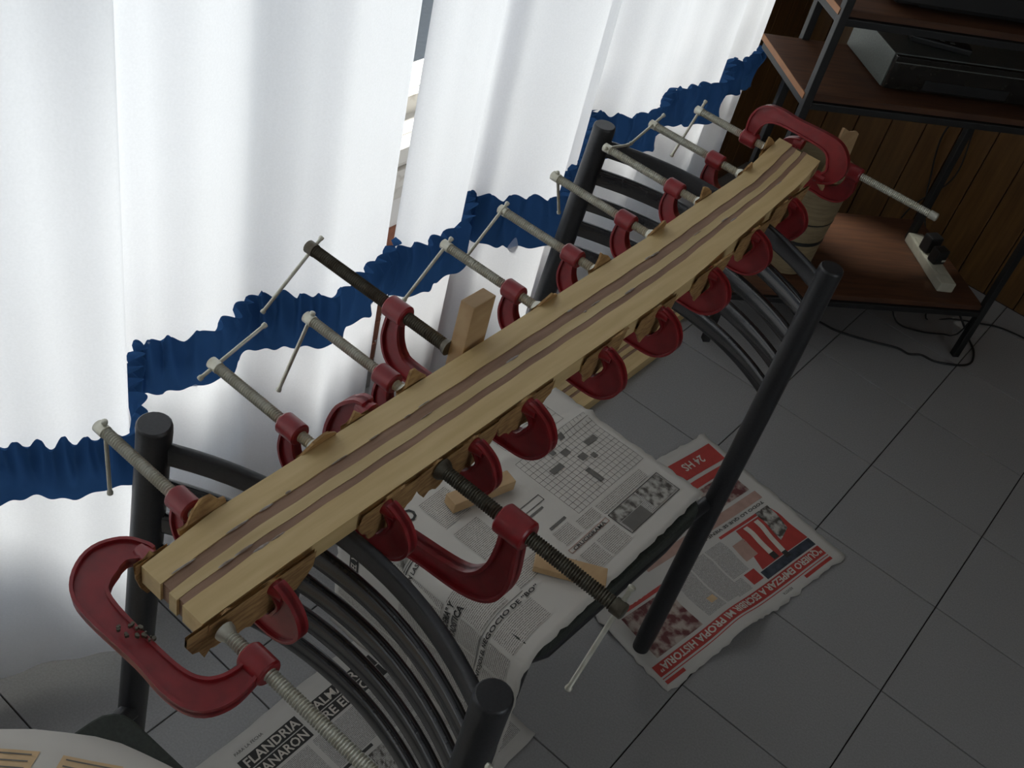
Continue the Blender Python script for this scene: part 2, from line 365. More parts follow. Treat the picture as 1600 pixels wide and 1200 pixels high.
curtain('curtain', 'white curtain with navy ruffle right of the slit, ending beside the dark panelling', RIGHT, 5)

# ================================================================== CHAIRS
def chair(label, loc, rz, ry, rw):
    t = thing('metal_chair', label, 'chair', loc, (0, 0, rz), 'black metal slat back chairs')
    for s in (-1, 1):
        bm = bmesh.new()
        pts = [(s*.241, -.075, .0), (s*.236, -.055, .2), (s*.2315, -.035, .42), (s*.2285, -.02, .6), (s*.2245, -.006, .8), (s*.2227, 0, .886), (s*.2227, .0, .8955), (s*.2227, .0, .8985), (s*.2227, .0, .9)]
        tube(bm, cr(pts[:6], 3)[:-1]+pts[5:], [.0165]+[.0185]*14+[.0188, .0188, .0182, .0165], 20)
        lg = finish(bm, 'rear_post', M['black'], t, smooth=True)
    for k, (z, h) in enumerate(((.860, .030), (.807, .031), (.755, .031), (.703, .031), (.652, .031))):
        bm = bmesh.new(); yb = -.12*(.9-z)/.9*.5
        yb = lerp(0, -.03, (.9-z)/.45); pts = []
        for i in range(25):
            u = -1+2*i/24; pts.append((u*.222, yb+.002+.060*(1-abs(u)**2.1), z))
        sweep(bm, pts, rsect(.0115, h, .005))
        finish(bm, 'back_rail' if k == 0 else 'slat', M['blackslat'] if k else M['black'], t, smooth=True)
    bm = bmesh.new()
    for s in (-1, 1): tube(bm, [(s*.2235, -.045, .402), (s*.222, -.10, .402), (s*.232, -.2, .402), (s*.238, -.50, .402), (s*.222, -.545, .402)], .0125, 12)
    tube(bm, [(-.215, -.545, .405), (.215, -.545, .405)], .0125, 12)
    finish(bm, 'seat_frame', M['black'], t, smooth=True)
    bm = bmesh.new(); poly = []
    for cx, cy, a0 in ((.215, -.515, -90), (rw-.035, ry-.035, 0), (-rw+.035, ry-.035, 90), (-.215, -.515, 180)):
        for q in range(5): a = R_(a0+22.5*q); poly.append((cx+.035*math.cos(a), cy+.035*math.sin(a), .418))
    prism(bm, poly, (0, 0, .034)); st = finish(bm, 'seat', M['seat'], t)
    bv = st.modifiers.new('bevel', 'BEVEL'); bv.width = .004; bv.segments = 2
    for s in (-1, 1):
        bm = bmesh.new(); tube(bm, [(s*.226, -.53, .405), (s*.230, -.54, .36), (s*.240, -.565, 0)], .0125, 14); finish(bm, 'front_leg', M['black'], t, smooth=True)
    return t
chair('black metal chair nearest the camera, under the near end of the clamped board', (.068, -2.040, 0), R_(2.7), -.070, .222)
chair('black metal chair further away, newspaper on its seat, under the far end of the board', (-.0415, -1.105, 0), R_(-3.4), -.102, .243)

# ================================================================== GLUED BOARD
LE = [(-2.167, -.017), (-2.077, -.027), (-1.958, -.028), (-1.80, -.029), (-1.55, -.031), (-1.30, -.034), (-1.16, -.039), (-1.015, -.042), (-.835, -.066)]
RE = [(-2.166, .067), (-2.05, .065), (-1.85, .066), (-1.67, .065), (-1.43, .065), (-1.32, .062), (-1.115, .046), (-.95, .034), (-.835, .018)]
ZT, ZB = .900, .8755
board = thing('glued_board', 'long pale laminated board with two reddish inlay strips, clamped across both chair backs', 'board', (.02, -2.167, ZB))
fr = [0, .31, .455, .585, .685, 1]
mats_ = [M['wood'], M['wood_dark'], M['wood_mid'], M['wood_dark'], M['wood']]; dz = [0, -.0012, -.0004, -.0010, .0002]
for k in range(5):
    bm = bmesh.new(); rows = []
    n = 60
    for i in range(n+1):
        y = lerp(-2.167, -.835, i/n)
        if k < 5:
            a = lerp(interp(LE, y), interp(RE, y), fr[k]); b = lerp(interp(LE, y), interp(RE, y), fr[k+1])
        j1 = .0005*math.sin(i*1.7+k) if 0 < k else 0; j2 = .0005*math.sin(i*1.7+k+1) if k < 4 else 0
        ye = y+(.003*(k % 2) if i == 0 else 0) - (.004*(k % 3) if i == n else 0)
        z1 = ZT+dz[k]
        rows.append([bm.verts.new(p) for p in ((a+j1, ye, ZB), (b+j2, ye, ZB), (b+j2, ye, z1), (a+j1, ye, z1))])
    for a, b in zip(rows, rows[1:]):
        for q in range(4): bm.faces.new((a[q], a[(q+1) % 4], b[(q+1) % 4], b[q]))
    bm.faces.new(rows[0][::-1]); bm.faces.new(rows[-1])
    o = finish(bm, 'wood_strip', mats_[k], board, world=True)
    if k in (1, 3): o['label'] = 'reddish brown inlay strip'
# glue squeeze-out along the joints
bm = bmesh.new(); rg = random.Random(11)
for k in (1, 2, 3, 4):
    y = -2.14
    while y < -.9:
        if rg.random() < (.6 if k == 1 and y < -1.8 else .16):
            x = lerp(interp(LE, y), interp(RE, y), fr[k])+rg.uniform(-.001, .001); l = rg.uniform(.006, .03); w = rg.uniform(.0006, .0015)
            vs = [bm.verts.new((x+w*math.cos(a)*(1+.3*rg.random()), y+l*math.sin(a)/2, ZT+.0002+(.0008 if 0 else 0))) for a in [k2*math.pi/4 for k2 in range(8)]]
            c = bm.verts.new((x, y, ZT+.0014))
            for q in range(8): bm.faces.new((vs[q], vs[(q+1) % 8], c))
        y += rg.uniform(.015, .06)
tag(finish(bm, 'glue_beads', M['glue'], board, smooth=True, world=True), kind='stuff')

# ================================================================== CLAMPS
def frame_mesh(bx, ax, d1, d2, s, name, tw=.006, tr=.013):
    P = [(bx, -.004, .009*s), (bx-.002, -.30*d1, .0105*s), (bx, -.62*d1, .0135*s), (bx+.010*s, -.88*d1, .0150*s), (bx+.032*s, -lerp(d1, d2, .15), .0130*s), (lerp(bx, ax, .5), -lerp(d1, d2, .5), .0112*s),
         (ax-.010*s, -.99*d2, .0132*s), (ax+.014*s, -.86*d2, .0165*s), (ax+.0265*s, -.52*d2, .0180*s), (ax+.024*s, -.20*d2, .0135*s), (ax+.012*s, -.01*d2, .0095*s), (ax+.006, .02*d2, .0085*s)]
    C = cr(P, 5); bm = bmesh.new(); L = []; Rr = []
    for i, (x, z, h) in enumerate(C):
        a = C[max(0, i-1)]; b = C[min(len(C)-1, i+1)]; t = Vector((b[0]-a[0], b[1]-a[1])).normalized(); n = Vector((-t.y, t.x))
        L.append((Vector((x, z))+n*h, n)); Rr.append((Vector((x, z))-n*h, -n))
    def strip(A, B, th):
        rows = [[bm.verts.new((p.x, y, p.y)) for p, y in ((a, -th/2), (b, -th/2), (b, th/2), (a, th/2))] for a, b in zip(A, B)]
        for r0, r1 in zip(rows, rows[1:]):
            for q in range(4): bm.faces.new((r0[q], r0[(q+1) % 4], r1[(q+1) % 4], r1[q]))
        bm.faces.new(rows[0][::-1]); bm.faces.new(rows[-1])
    strip([l[0] for l in L], [r[0] for r in Rr], tw)
    rim = .0032*s
    strip([l[0] for l in L], [l[0]-l[1]*rim for l in L], tr*s)
    strip([r[0] for r in Rr], [r[0]-r[1]*rim for r in Rr], tr*s)
    # threaded boss (thick ring) and anvil
    R0 = .0130*s; L0 = .028*s
    tube(bm, [(bx-L0/2, 0, 0), (bx-L0/2+.002, 0, 0), (bx+L0/2-.002, 0, 0), (bx+L0/2, 0, 0)], [R0*.88, R0, R0, R0*.88], 20)
    tube(bm, [(ax, 0, 0), (ax+.003, 0, 0), (ax+.018, 0, 0)], [.0095*s, .0095*s, .007*s], 16)
    return bm
def screw_mesh(x0, x1, r, bm=None, pitch=.0032):
    bm = bm or bmesh.new(); pts = [(x0, 0, 0), (x0+.0012, 0, 0), (x0+.014, 0, 0), (x0+.0145, 0, 0)]; rr = [r*.8, r*1.06, r*1.06, r*.9]
    x = x0+.015; k = 0
    while x < x1-.004:
        pts.append((x, 0, 0)); rr.append(r if k % 2 else r*.80); x += pitch/2; k += 1
    pts.append((x1-.002, 0, 0)); rr.append(r*.7)
    tube(bm, pts, rr, 14); return bm
cache = {}
def clamp(label, loc, roll=0, yaw=0, bx=-.095, ax=.050, d1=.058, d2=.058, s=1, x0=-.232, xc=-.055, bar=((0, .01), (.0, -.1)), dark=False, tilt=0, bend=False, barx=None, has_bar=True):
    t = thing('screw_clamp', label, 'clamp', loc, (roll, tilt, yaw), 'red G clamps holding the board')
    key = (bx, ax, d1, d2, s)
    if key in cache: f = bpy.data.objects.new('frame', cache[key]); COL.objects.link(f); f.parent = t
    else:
        f = finish(frame_mesh(bx, ax, d1, d2, s, 'frame'), 'frame', M['red'], t, smooth=True, angle=35); cache[key] = f.data
        bv = f.modifiers.new('bevel', 'BEVEL'); bv.width = .0009; bv.segments = 2; bv.limit_method = 'ANGLE'
    if not f.modifiers:
        bv = f.modifiers.new('bevel', 'BEVEL'); bv.width = .0009; bv.segments = 2; bv.limit_method = 'ANGLE'
    sm = M['oldsteel'] if dark else M['steel']
    finish(screw_mesh(x0, xc-.004, .0068*s if not dark else .0085), 'screw', sm, t, smooth=True, angle=60)
    bm = bmesh.new(); tube(bm, [(xc-.009, 0, 0), (xc-.004, 0, 0), (xc, 0, 0)], [.0065*s, .009*s, .0095*s], 16); finish(bm, 'swivel_pad', sm, t, smooth=True)
    if not has_bar: return t
    xb = x0+.008; a, b = Vector((xb, *bar[0])), Vector((xb if barx is None else barx, *bar[1])); dd = (b-a).normalized()
    bm = bmesh.new(); r = .0024*(1 if s < 1.2 else 1.15)
    tube(bm, [a-dd*.001, a, a+dd*.003, a+dd*.005, b-dd*.005, b-dd*.003, b, b+dd*.001], [r*.9, r*1.45, r*1.45, r, r, r*1.45, r*1.45, r*.9], 10)
    finish(bm, 'tommy_bar', M['steel'], t, smooth=True)
    return t
ZA = .8885
def bc(y): return (interp(LE, y)+interp(RE, y))/2
smalls = [  # y, bar ends, label, handle x world, boss x world
 (-2.088, ((.003, .010), (.004, -.102)), 'small red clamp nearest the camera, bar hanging straight down beside the near chair post', -.196, -.060),
 (-1.940, ((.070, .024), (-.022, -.008)), 'second small red clamp from the near end, bar pointing up and away', -.203, -.070),
 (-1.803, ((.004, .009), (-.042, -.093)), 'third small red clamp from the near end, just nearer than the big dark screw', -.200, -.064),
 (-1.553, ((.008, .010), (-.072, -.060)), 'small red clamp just beyond the upright wooden block', -.205, -.078),
 (-1.420, ((.006, .012), (-.072, -.056)), 'small red clamp second beyond the upright wooden block', -.215, -.080),
 (-1.278, ((.0, .009), (.038, -.080)), 'small red clamp whose screw crosses the far chair post halfway down', -.228, -.086),
 (-1.132, ((-.010, .004), (.066, -.014)), 'small red clamp whose screw starts at the top of the far chair post', -.233, -.092),
 (-.992, ((.026, .012), (-.064, -.016)), 'small red clamp last but one before the far end of the board', -.235, -.100)]
pad_l = []; pad_r = []
for y, bar, lab, hx, bx_ in smalls:
    c = bc(y); hl = c-interp(LE, y); hr = interp(RE, y)-c
    clamp(lab, (c, y, ZA), bx=round(bx_-c, 3), ax=round(hr+.0035, 3), x0=hx-c, xc=-(hl+.0035), bar=bar, tilt=0); pad_l.append(y); pad_r.append(y)
# big rusty screw pressing on the upright block (left side)
y = -1.706; c = bc(y)
clamp('large red clamp with dark threaded screw pressing the upright wooden block', (c, y, ZA), bx=-.158, ax=.050, d1=.078, d2=.062, s=1.12, x0=-.302-c, xc=-.0725, bar=((.016, .012), (-.078, -.068)), dark=True)
# far end clamp over the top
y = -.868; c = bc(y)
clamp('red clamp arching over the top of the far end of the board', (c, y, ZA), roll=R_(172), bx=-.085, ax=.048, d1=.058, d2=.058, s=1.02, x0=-.218-c, xc=-.047, bar=((-.010, -.018), (.040, .082)))
# near large clamp under the board, screw to the right
y = -1.858; c = bc(y)
clamp('largest red clamp hanging under the board, dark screw pointing right over newspaper', (c, y, ZA), yaw=math.pi, bx=-.158, ax=.052, d1=.125, d2=.155, s=1.35, x0=-.30, xc=-.053, bar=((-.014, .022), (.045, -.098)), dark=True)
# clamp at the near end lying level
y = -2.152; c = bc(y)
lc = clamp('red clamp lying level around the near end of the board, blotched spine facing up', (c, y, ZA), yaw=math.pi, roll=R_(84), bx=-.100, ax=.047, d1=.061, d2=.063, s=1.05, x0=-.32, xc=-.054, bar=((.03, .06), (-.02, -.05)))
bm = bmesh.new(); rg = random.Random(3)
for x_, y_ in ((.0205, -2.2170), (.0237, -2.2082), (.0315, -2.2055), (.0290, -2.2165), (.0358, -2.2128), (.0408, -2.2052), (.0462, -2.2045)):
    for q in range(3):
        cx, cy = x_+rg.uniform(-.0025, .0025), y_+rg.uniform(-.002, .002); tube(bm, [(cx, cy, .8925), (cx, cy, .8955+rg.uniform(0, .0006))], rg.uniform(.0008, .0019), 7)
pc = finish(bm, 'paint_chips', M['oldsteel'], lc, world=True); pc['label'] = 'dark chipped marks in the red paint'
# far end clamp, screw to the right
clamp('red clamp low beyond the far end, screw pointing right at the panelling', (.003, -.786, .885), yaw=math.pi, roll=R_(0), bx=-.062, ax=.040, d1=.055, d2=.055, s=1.0, x0=-.222, xc=-.035, has_bar=False)

# ------------------------------------------------------------------ veneer scraps under the clamp jaws
def ragged(y0, y1, zlo, zhi, x, th, lean, seed, up=True, peak=None):
    r = random.Random(seed); n = max(5, int((y1-y0)/.006)); top = []; bot = []
    for i in range(n+1):
        u = i/n; y = lerp(y0, y1, u); pk = (1-abs(2*(u-(peak if peak is not None else .5)))) if peak is not None else min(1, 6*min(u, 1-u)+.35)
        zt = lerp(zlo+.6*(zhi-zlo), zhi, max(0, pk))+r.uniform(-.0022, .0022); zb = zlo+r.uniform(-.006, .004)+(1-min(1, 4.5*min(u, 1-u)))*.026
        top.append(zt); bot.append(zb)
    bm = bmesh.new(); rows = []
    for i in range(n+1):
        y = lerp(y0, y1, i/n)+r.uniform(-.0012, .0012)
        xa = lambda z: x+lean*max(0, z-ZT+.004)
        rows.append([bm.verts.new(q) for q in ((xa(bot[i]), y, bot[i]), (xa(bot[i])+th, y, bot[i]), (xa(ZT)+th, y, ZT), (xa(top[i])+th, y+r.uniform(-.001, .001), top[i]), (xa(top[i]), y, top[i]+r.uniform(-.001, .001)), (xa(ZT), y, ZT))])
    for a, b in zip(rows, rows[1:]):
        for q in range(6): bm.faces.new((a[q], a[(q+1) % 6], b[(q+1) % 6], b[q]))
    bm.faces.new(rows[0][::-1]); bm.faces.new(rows[-1]); return bm
order = ['first small clamp from the near end', 'second small clamp from the near end', 'third small clamp from the near end', 'clamp just beyond the upright block', 'second clamp beyond the upright block', 'clamp whose screw crosses the far chair post', 'clamp whose screw starts at the far chair post top', 'last small clamp before the far end']
specL = [(-.03, .025, .018), (-.032, .020, .020), (-.018, .028, .014), (-.022, .030, .015), (-.026, .024, .014), (-.020, .022, .022), (-.022, .024, .015), (-.02, .022, .014)]
for i, (y, sp) in enumerate(zip(pad_l, specL)):
    x = interp(LE, y)-.0032
    o = finish(ragged(y+sp[0], y+sp[1], .868, ZT+sp[2], x, .003, -.45 if i % 2 == 0 else .25, 20+i, peak=.62), 'veneer_scrap', M['veneer'])
    tag(o, 'ragged veneer scrap, window side, under '+order[i], 'wood scrap', 'veneer scraps between board and clamps')
specR = [(-.075, .05, .001, .60), (-.035, .05, .006, .6), (-.05, .045, .004, .5), (-.04, .05, .009, .9), (-.05, .04, .004, .5), (-.045, .055, .012, .75), (-.05, .05, .004, .5), (-.06, .06, .003, .3)]
for i, (y, sp) in enumerate(zip(pad_r, specR)):
    x = max(interp(RE, y+sp[0]), interp(RE, y+sp[1]))+.0003
    o = finish(ragged(y+sp[0], y+sp[1], .850, ZT+sp[2], x, .003, .5, 60+i, peak=sp[3]), 'veneer_scrap', M['veneer'])
    tag(o, 'ragged veneer scrap, room side, under '+order[i], 'wood scrap', 'veneer scraps between board and clamps')
for nm, a, b, side, lab, hi in (('e', -1.905, -1.865, 0, 'small curled veneer scrap on the window side under the largest clamp jaw', .010), ('f', -.905, -.855, 0, 'tall veneer scrap on the window side under the arching clamp screw', .017),
                            ('g', -2.172, -2.135, 0, 'short veneer scrap at the near window side corner of the board', .003), ('h', -2.185, -2.10, 1, 'long ragged veneer scrap at the near room side corner of the board', .002),
                            ('i', -1.895, -1.83, 1, 'ragged veneer scrap on the room side under the dark screw pointing right', .003), ('j', -1.76, -1.655, 1, 'ragged veneer scrap on the room side opposite the upright block', .003)):
    x = interp(LE, (a+b)/2)-.0036 if side == 0 else interp(RE, (a+b)/2)+.0004
    if nm == 'i': x += .0
    tag(finish(ragged(a, b, .856, ZT+hi, x, .003, -.3 if side == 0 else .2, ord(nm), peak=.5), 'veneer_scrap', M['veneer']), lab, 'wood scrap', 'veneer scraps between board and clamps')
# upright block
bm = bmesh.new(); b0 = Matrix.Translation((-.0455, -1.686, .840)) @ Euler((R_(-4), R_(-1), R_(3))).to_matrix().to_4x4()
box(bm, (-.0095, -.022, 0), (.0105, .022, .118), b0, bev=.0012)
tag(finish(bm, 'wood_block', M['block']), 'upright wooden block standing between the board and the dark screw', 'block')
# pale scrap standing beyond the far end
bm = bmesh.new(); prism(bm, [(.026, -.835, .86), (.026, -.742, .795), (.026, -.719, .827), (.026, -.725, .875), (.026, -.732, .925), (.026, -.751, .936), (.026, -.790, .947), (.026, -.829, .966), (.026, -.829, .940), (.026, -.832, .92)], (.004, 0, .001))
tag(finish(bm, 'wood_scrap', M['block']), 'pale torn plywood scrap sticking up beyond the far end of the board', 'wood scrap')

# ================================================================== NEWSPAPERS
class Sheet:
    def __init__(s, f): s.f = f
def put_sheet(s, name, label, u0, u1, v0, v1, nu, nv, m, loc, cat='newspaper', edge=.002, seed=1):
    t = thing(name, label, cat, loc, group=None); bm = bmesh.new(); r = random.Random(seed); G = []
    for i in range(nu+1):
        row = []
        for j in range(nv+1):
            u = lerp(u0, u1, i/nu); v = lerp(v0, v1, j/nv)
            if i in (0, nu): u += r.uniform(-edge, edge)
            if j in (0, nv): v += r.uniform(-edge, edge)
            row.append(bm.verts.new(s.f(u, v, 0)))
        G.append(row)
    for i in range(nu):
        for j in range(nv): bm.faces.new((G[i][j], G[i+1][j], G[i+1][j+1], G[i][j+1]))
    o = finish(bm, 'page', m, t, smooth=True, world=True, angle=180)
    sm = o.modifiers.new('thick', 'SOLIDIFY'); sm.thickness = .0006; sm.offset = -1
    return t
def patch(s, t, name, m, u0, u1, v0, v1, h=.0008, step=.01, corners=None, kind=None):
    """flat print on the sheet; u = reading direction, v = up the page. corners: 4 (u,v) instead of a rectangle"""
    c = corners or [(u0, v0), (u1, v0), (u1, v1), (u0, v1)]
    L1 = max(Vector(c[0][:2]).lerp(Vector(c[1]), 1).length*0+(Vector(c[1])-Vector(c[0])).length, .001); L2 = (Vector(c[3])-Vector(c[0])).length
    nu = max(1, int(L1/step)); nv = max(1, int(L2/step)); bm = bmesh.new(); uvl = bm.loops.layers.uv.new('UVMap'); G = []; UV = {}
    for i in range(nu+1):
        row = []
        for j in range(nv+1):
            a, b = i/nu, j/nv
            p = Vector(c[0])*(1-a)*(1-b)+Vector(c[1])*a*(1-b)+Vector(c[2])*a*b+Vector(c[3])*(1-a)*b
            v = bm.verts.new(s.f(p.x, p.y, h)); UV[v] = (p.x, p.y); row.append(v)
        G.append(row)
    for i in range(nu):
        for j in range(nv):
            f = bm.faces.new((G[i][j], G[i+1][j], G[i+1][j+1], G[i][j+1]))
            for lp in f.loops: lp[uvl].uv = UV[lp.vert]
    o = finish(bm, name, m, t, world=True, smooth=True, angle=180)
    if kind: o['kind'] = kind
    return o
def letters(s, t, text, m, u, v, size, h=.0014, bold=.0, sx=1.0, name='headline', ang=0, width=None):
    cu = bpy.data.curves.new('txt', 'FONT'); cu.body = text; cu.size = 1; cu.offset = bold; cu.resolution_u = 2
    o = bpy.data.objects.new('txt', cu); COL.objects.link(o); dg = bpy.context.evaluated_depsgraph_get(); me = bpy.data.meshes.new_from_object(o.evaluated_get(dg)); bpy.data.objects.remove(o, do_unlink=True)
    bm = bmesh.new(); bm.from_mesh(me); bpy.data.meshes.remove(me)
    xs = [q.co.x for q in bm.verts]; w = max(xs)
    if width: sx = width/(w*size)
    bmesh.ops.triangulate(bm, faces=bm.faces)
    bmesh.ops.subdivide_edges(bm, edges=[e for e in bm.edges if e.calc_length() > .35], cuts=2)
    ca, sa = math.cos(ang), math.sin(ang)
    for q in bm.verts:
        a, b = q.co.x*size*sx, q.co.y*size; q.co = s.f(u+a*ca-b*sa, v+a*sa+b*ca, h)
    return finish(bm, name, m, t, world=True)
def frame_patch(s, t, name, m, u0, u1, v0, v1, w=.0012):
    for a in ((u0, u1, v0, v0+w), (u0, u1, v1-w, v1), (u0, u0+w, v0, v1), (u1-w, u1, v0, v1)): patch(s, t, name, m, *a)

# main sheet: u = y (reading towards +y), v = -x ; drapes off the seat front at y = -1.655
ZS = .4565
def f_main(u, v, h):
    x = -v; wob = .0012*math.sin(u*23+x*11)+.001*math.sin(x*40)
    ridge = .008*math.exp(-((x+.066-.12*(u+1.2))/.012)**2)*(1 if u > -1.5 else max(0, 1-(-1.5-u)/.05))
    corner = .0
    if u > -1.64: return Vector((x, u, ZS+h+max(0, wob)+ridge+corner))
    q = -1.64-u; r = .045; A = q/r
    if A < R_(92): return Vector((x, -1.64-(r+h)*math.sin(A), ZS-r+(r+h)*math.cos(A)+.0012))
    q2 = q-r*R_(92); bow = .012*math.sin(q2*9)+.006*math.sin(x*18+q2*6)
    return Vector((x+.0*q2, -1.64-r-h-.002+q2*.06+min(0, -bow*.0)+bow*.5, ZS-r-q2+.0))
main = Sheet(f_main)
tm = put_sheet(main, 'newspaper', 'open newspaper with a crossword, draped over the far chair seat', -1.99, -1.206, -.177, .20, 60, 34, M['paper'], (0, -1.45, ZS), seed=4)
# rear part: crossword page (u from -1.46 to -1.21)
# black cells of the crossword
for u, v, du, dv in ((-1.262, .027, .030, .011), (-1.321, .038, .017, .012), (-1.340, .052, .011, .011), (-1.305, .012, .017, .013), (-1.287, .001, .011, .011), (-1.363, .024, .030, .011), (-1.324, -.027, .011, .034), (-1.300, .065, .012, .011)):
    patch(main, tm, 'crossword_square', M['inkgrey'], u-du/2, u+du/2, v-dv/2, v+dv/2, h=.0013)
bm = bmesh.new()
def gridline(a, b):
    d = (Vector(b)-Vector(a)); n = Vector((-d.y, d.x)).normalized()*.00035; k = 8
    prev = None
    for i in range(k+1):
        p = Vector(a)+d*i/k; q = [bm.verts.new(main.f((p+n).x, (p+n).y, .0009)), bm.verts.new(main.f((p-n).x, (p-n).y, .0009))]
        if prev: bm.faces.new((prev[0], prev[1], q[1], q[0]))
        prev = q
for i in range(19): gridline((-1.412+i*.0105, -.060), (-1.412+i*.0105, .075))
for j in range(14): gridline((-1.412, -.060+j*.0104), (-1.412+18*.0105, -.060+j*.0104))
for i in range(8): gridline((-1.40+i*.02, .09), (-1.40+i*.02, .16))
for j in range(5): gridline((-1.40, .09+j*.0175), (-1.26, .09+j*.0175))
tag(finish(bm, 'crossword_grid', M['inkgrey'], tm, world=True), kind='stuff')
frame_patch(main, tm, 'clue_box', M['inkgrey'], -1.535, -1.432, -.004, .010, .0016)
patch(main, tm, 'rule', M['inkgrey'], -1.50, -1.447, -.014, -.010); patch(main, tm, 'rule', M['inkgrey'], -1.475, -1.435, -.052, -.047)
frame_patch(main, tm, 'clue_box', M['pinkink'], -1.486, -1.384, -.103, -.094, .0014); letters(main, tm, 'CRUCIGRAMA', M['ink'], -1.478, -.1025, .0085, bold=.02, width=.085)
patch(main, tm, 'column', M['column2'], -1.376, -1.232, -.140, -.098, h=.0008)      # dark puzzle picture
patch(main, tm, 'puzzle_picture', M['photo'], -1.300, -1.236, -.140, -.096, h=.0011); patch(main, tm, 'puzzle_picture', M['photo'], -1.376, -1.304, -.117, -.096, h=.0011)
patch(main, tm, 'puzzle_picture', M['inkgrey'], -1.372, -1.316, -.143, -.118, h=.0011)
frame_patch(main, tm, 'picture_border', M['ink'], -1.378, -1.232, -.144, -.094, .0014)
for a in ((-1.43, -1.385, -.088, -.066), (-1.38, -1.25, -.090, -.068), (-1.48, -1.44, -.088, -.058), (-1.60, -1.545, -.02, .045), (-1.60, -1.50, -.09, -.06), (-1.52, -1.49, -.150, -.112), (-1.48, -1.44, -.150, -.112), (-1.435, -1.385, -.150, -.112), (-1.60, -1.54, .06, .12), (-1.55, -1.44, .13, .20)):
    patch(main, tm, 'column', M['column'], *a)
# front hanging part
c0 = -1.99
for a in ((-1.965, -1.90, -.150, .02), (-1.895, -1.83, -.092, .02), (-1.825, -1.765, -.092, -.045), (-1.76, -1.70, -.092, -.052), (-1.695, -1.63, -.090, -.02), (-1.895, -1.83, .03, .19), (-1.825, -1.765, -.02, .06), (-1.76, -1.70, -.02, .10), (-1.895, -1.84, -.145, -.108), (-1.83, -1.77, -.150, -.108), (-1.76, -1.70, -.150, -.108), (-1.69, -1.60, -.150, -.108), (-1.965, -1.90, .03, .19)):
    patch(main, tm, 'column', M['column'], *a)
letters(main, tm, 'ALGUNOS ANTOJOS EL NEGOCIO DE “BO”', M['ink'], -1.90, -.1055, .0095, bold=.025, width=.325)
patch(main, tm, 'rule', M['inkgrey'], -1.95, -1.60, -.0945, -.0935)
letters(main, tm, '“ACADEMIA” Y', M['ink'], -1.775, -.0345, .015, bold=.035, width=.088); letters(main, tm, 'ESTADISTICA', M['ink'], -1.770, -.0495, .015, bold=.035, width=.088)
letters(main, tm, 'CON LAS X', M['ink'], -1.725, .045, .0095, bold=.02, width=.06); patch(main, tm, 'rule', M['ink'], -1.76, -1.66, .057, .0585); patch(main, tm, 'rule', M['ink'], -1.76, -1.66, .061, .062)
patch(main, tm, 'photo_panel', M['photo'], -1.70, -1.64, .065, .10)
patch(main, tm, 'photo_panel', M['ink'], -1.80, -1.70, .150, .170); letters(main, tm, 'EL YEITE', M['paleink'], -1.795, .1535, .018, h=.0016, bold=.02)
letters(main, tm, 'BUENO', M['ink'], -1.72, .105, .032, bold=.02)
letters(main, tm, 'US Y', M['ink'], -1.86, .024, .02, bold=.02)

# floor newspaper (sports page)
def f_fl(u, v, h):
    x = -v; return Vector((x, u, .0016+h+.0015*(1+math.sin(u*17+x*9))*.5))
fl = Sheet(f_fl)
tf = put_sheet(fl, 'newspaper', 'sports newspaper page on the floor with white headlines on black', -2.25, -1.495, -.165, .195, 30, 18, M['paper2'], (0, -1.8, .002), seed=9)
for k, (v, tx, w) in enumerate(((.136, 'FLANDRIA', .115), (.110, 'GANARON', .112))):
    patch(fl, tf, 'headline_bar', M['ink'], -1.905, -1.78, v-.004, v+.020, h=.001); letters(fl, tf, tx, M['paleink'], -1.898, v, .024, h=.002, bold=.02, width=w)
for k, (v, tx, w) in enumerate(((.136, 'ALMAGRO', .120), (.110, 'RE EL GOL', .120))):
    patch(fl, tf, 'headline_bar', M['ink'], -1.755, -1.60, v-.004, v+.020, h=.001); letters(fl, tf, tx, M['paleink'], -1.745, v, .024, h=.002, bold=.02, width=w)
letters(fl, tf, 'PARA LA FECHA', M['ink'], -1.90, .166, .008, width=.06)
for a in ((-1.90, -1.80, .02, .10), (-1.79, -1.69, .03, .10), (-1.68, -1.60, .02, .10), (-1.90, -1.82, -.15, .0), (-1.79, -1.62, -.15, .01), (-2.05, -1.93, -.15, .16), (-1.60, -1.51, -.14, .10)): patch(fl, tf, 'column', M['column2'], *a)
patch(fl, tf, 'rule', M['ink'], -1.80, -1.72, .022, .028); patch(fl, tf, 'photo_panel', M['photo'], -1.74, -1.68, -.04, .015)

# red tabloid on the floor: reading direction from (.40,-.64) to (.31,-1.21)
E1 = Vector((-.157, -.987)).normalized(); E2 = Vector((.987, -.157)).normalized(); O2 = Vector((.386, -.648))
def f_tab(u, v, h):
    p = O2+E1*u+E2*v; z = .0016
    z += .034*math.exp(-((u-.36)/.06)**2)*(max(0, (v+.13)/.13)**1.5 if v > -.13 else 0)+.004*math.exp(-((v+.165)/.02)**2)+.0012*(1+math.sin(u*31+v*23))
    return Vector((p.x, p.y, z+h))
tb = Sheet(f_tab)
tt = put_sheet(tb, 'newspaper', 'crumpled red and white tabloid page on the floor by the far chair foot', -.015, .60, -.44, .0, 44, 32, M['paper2'], (.2, -.9, .002), seed=13, edge=.004)
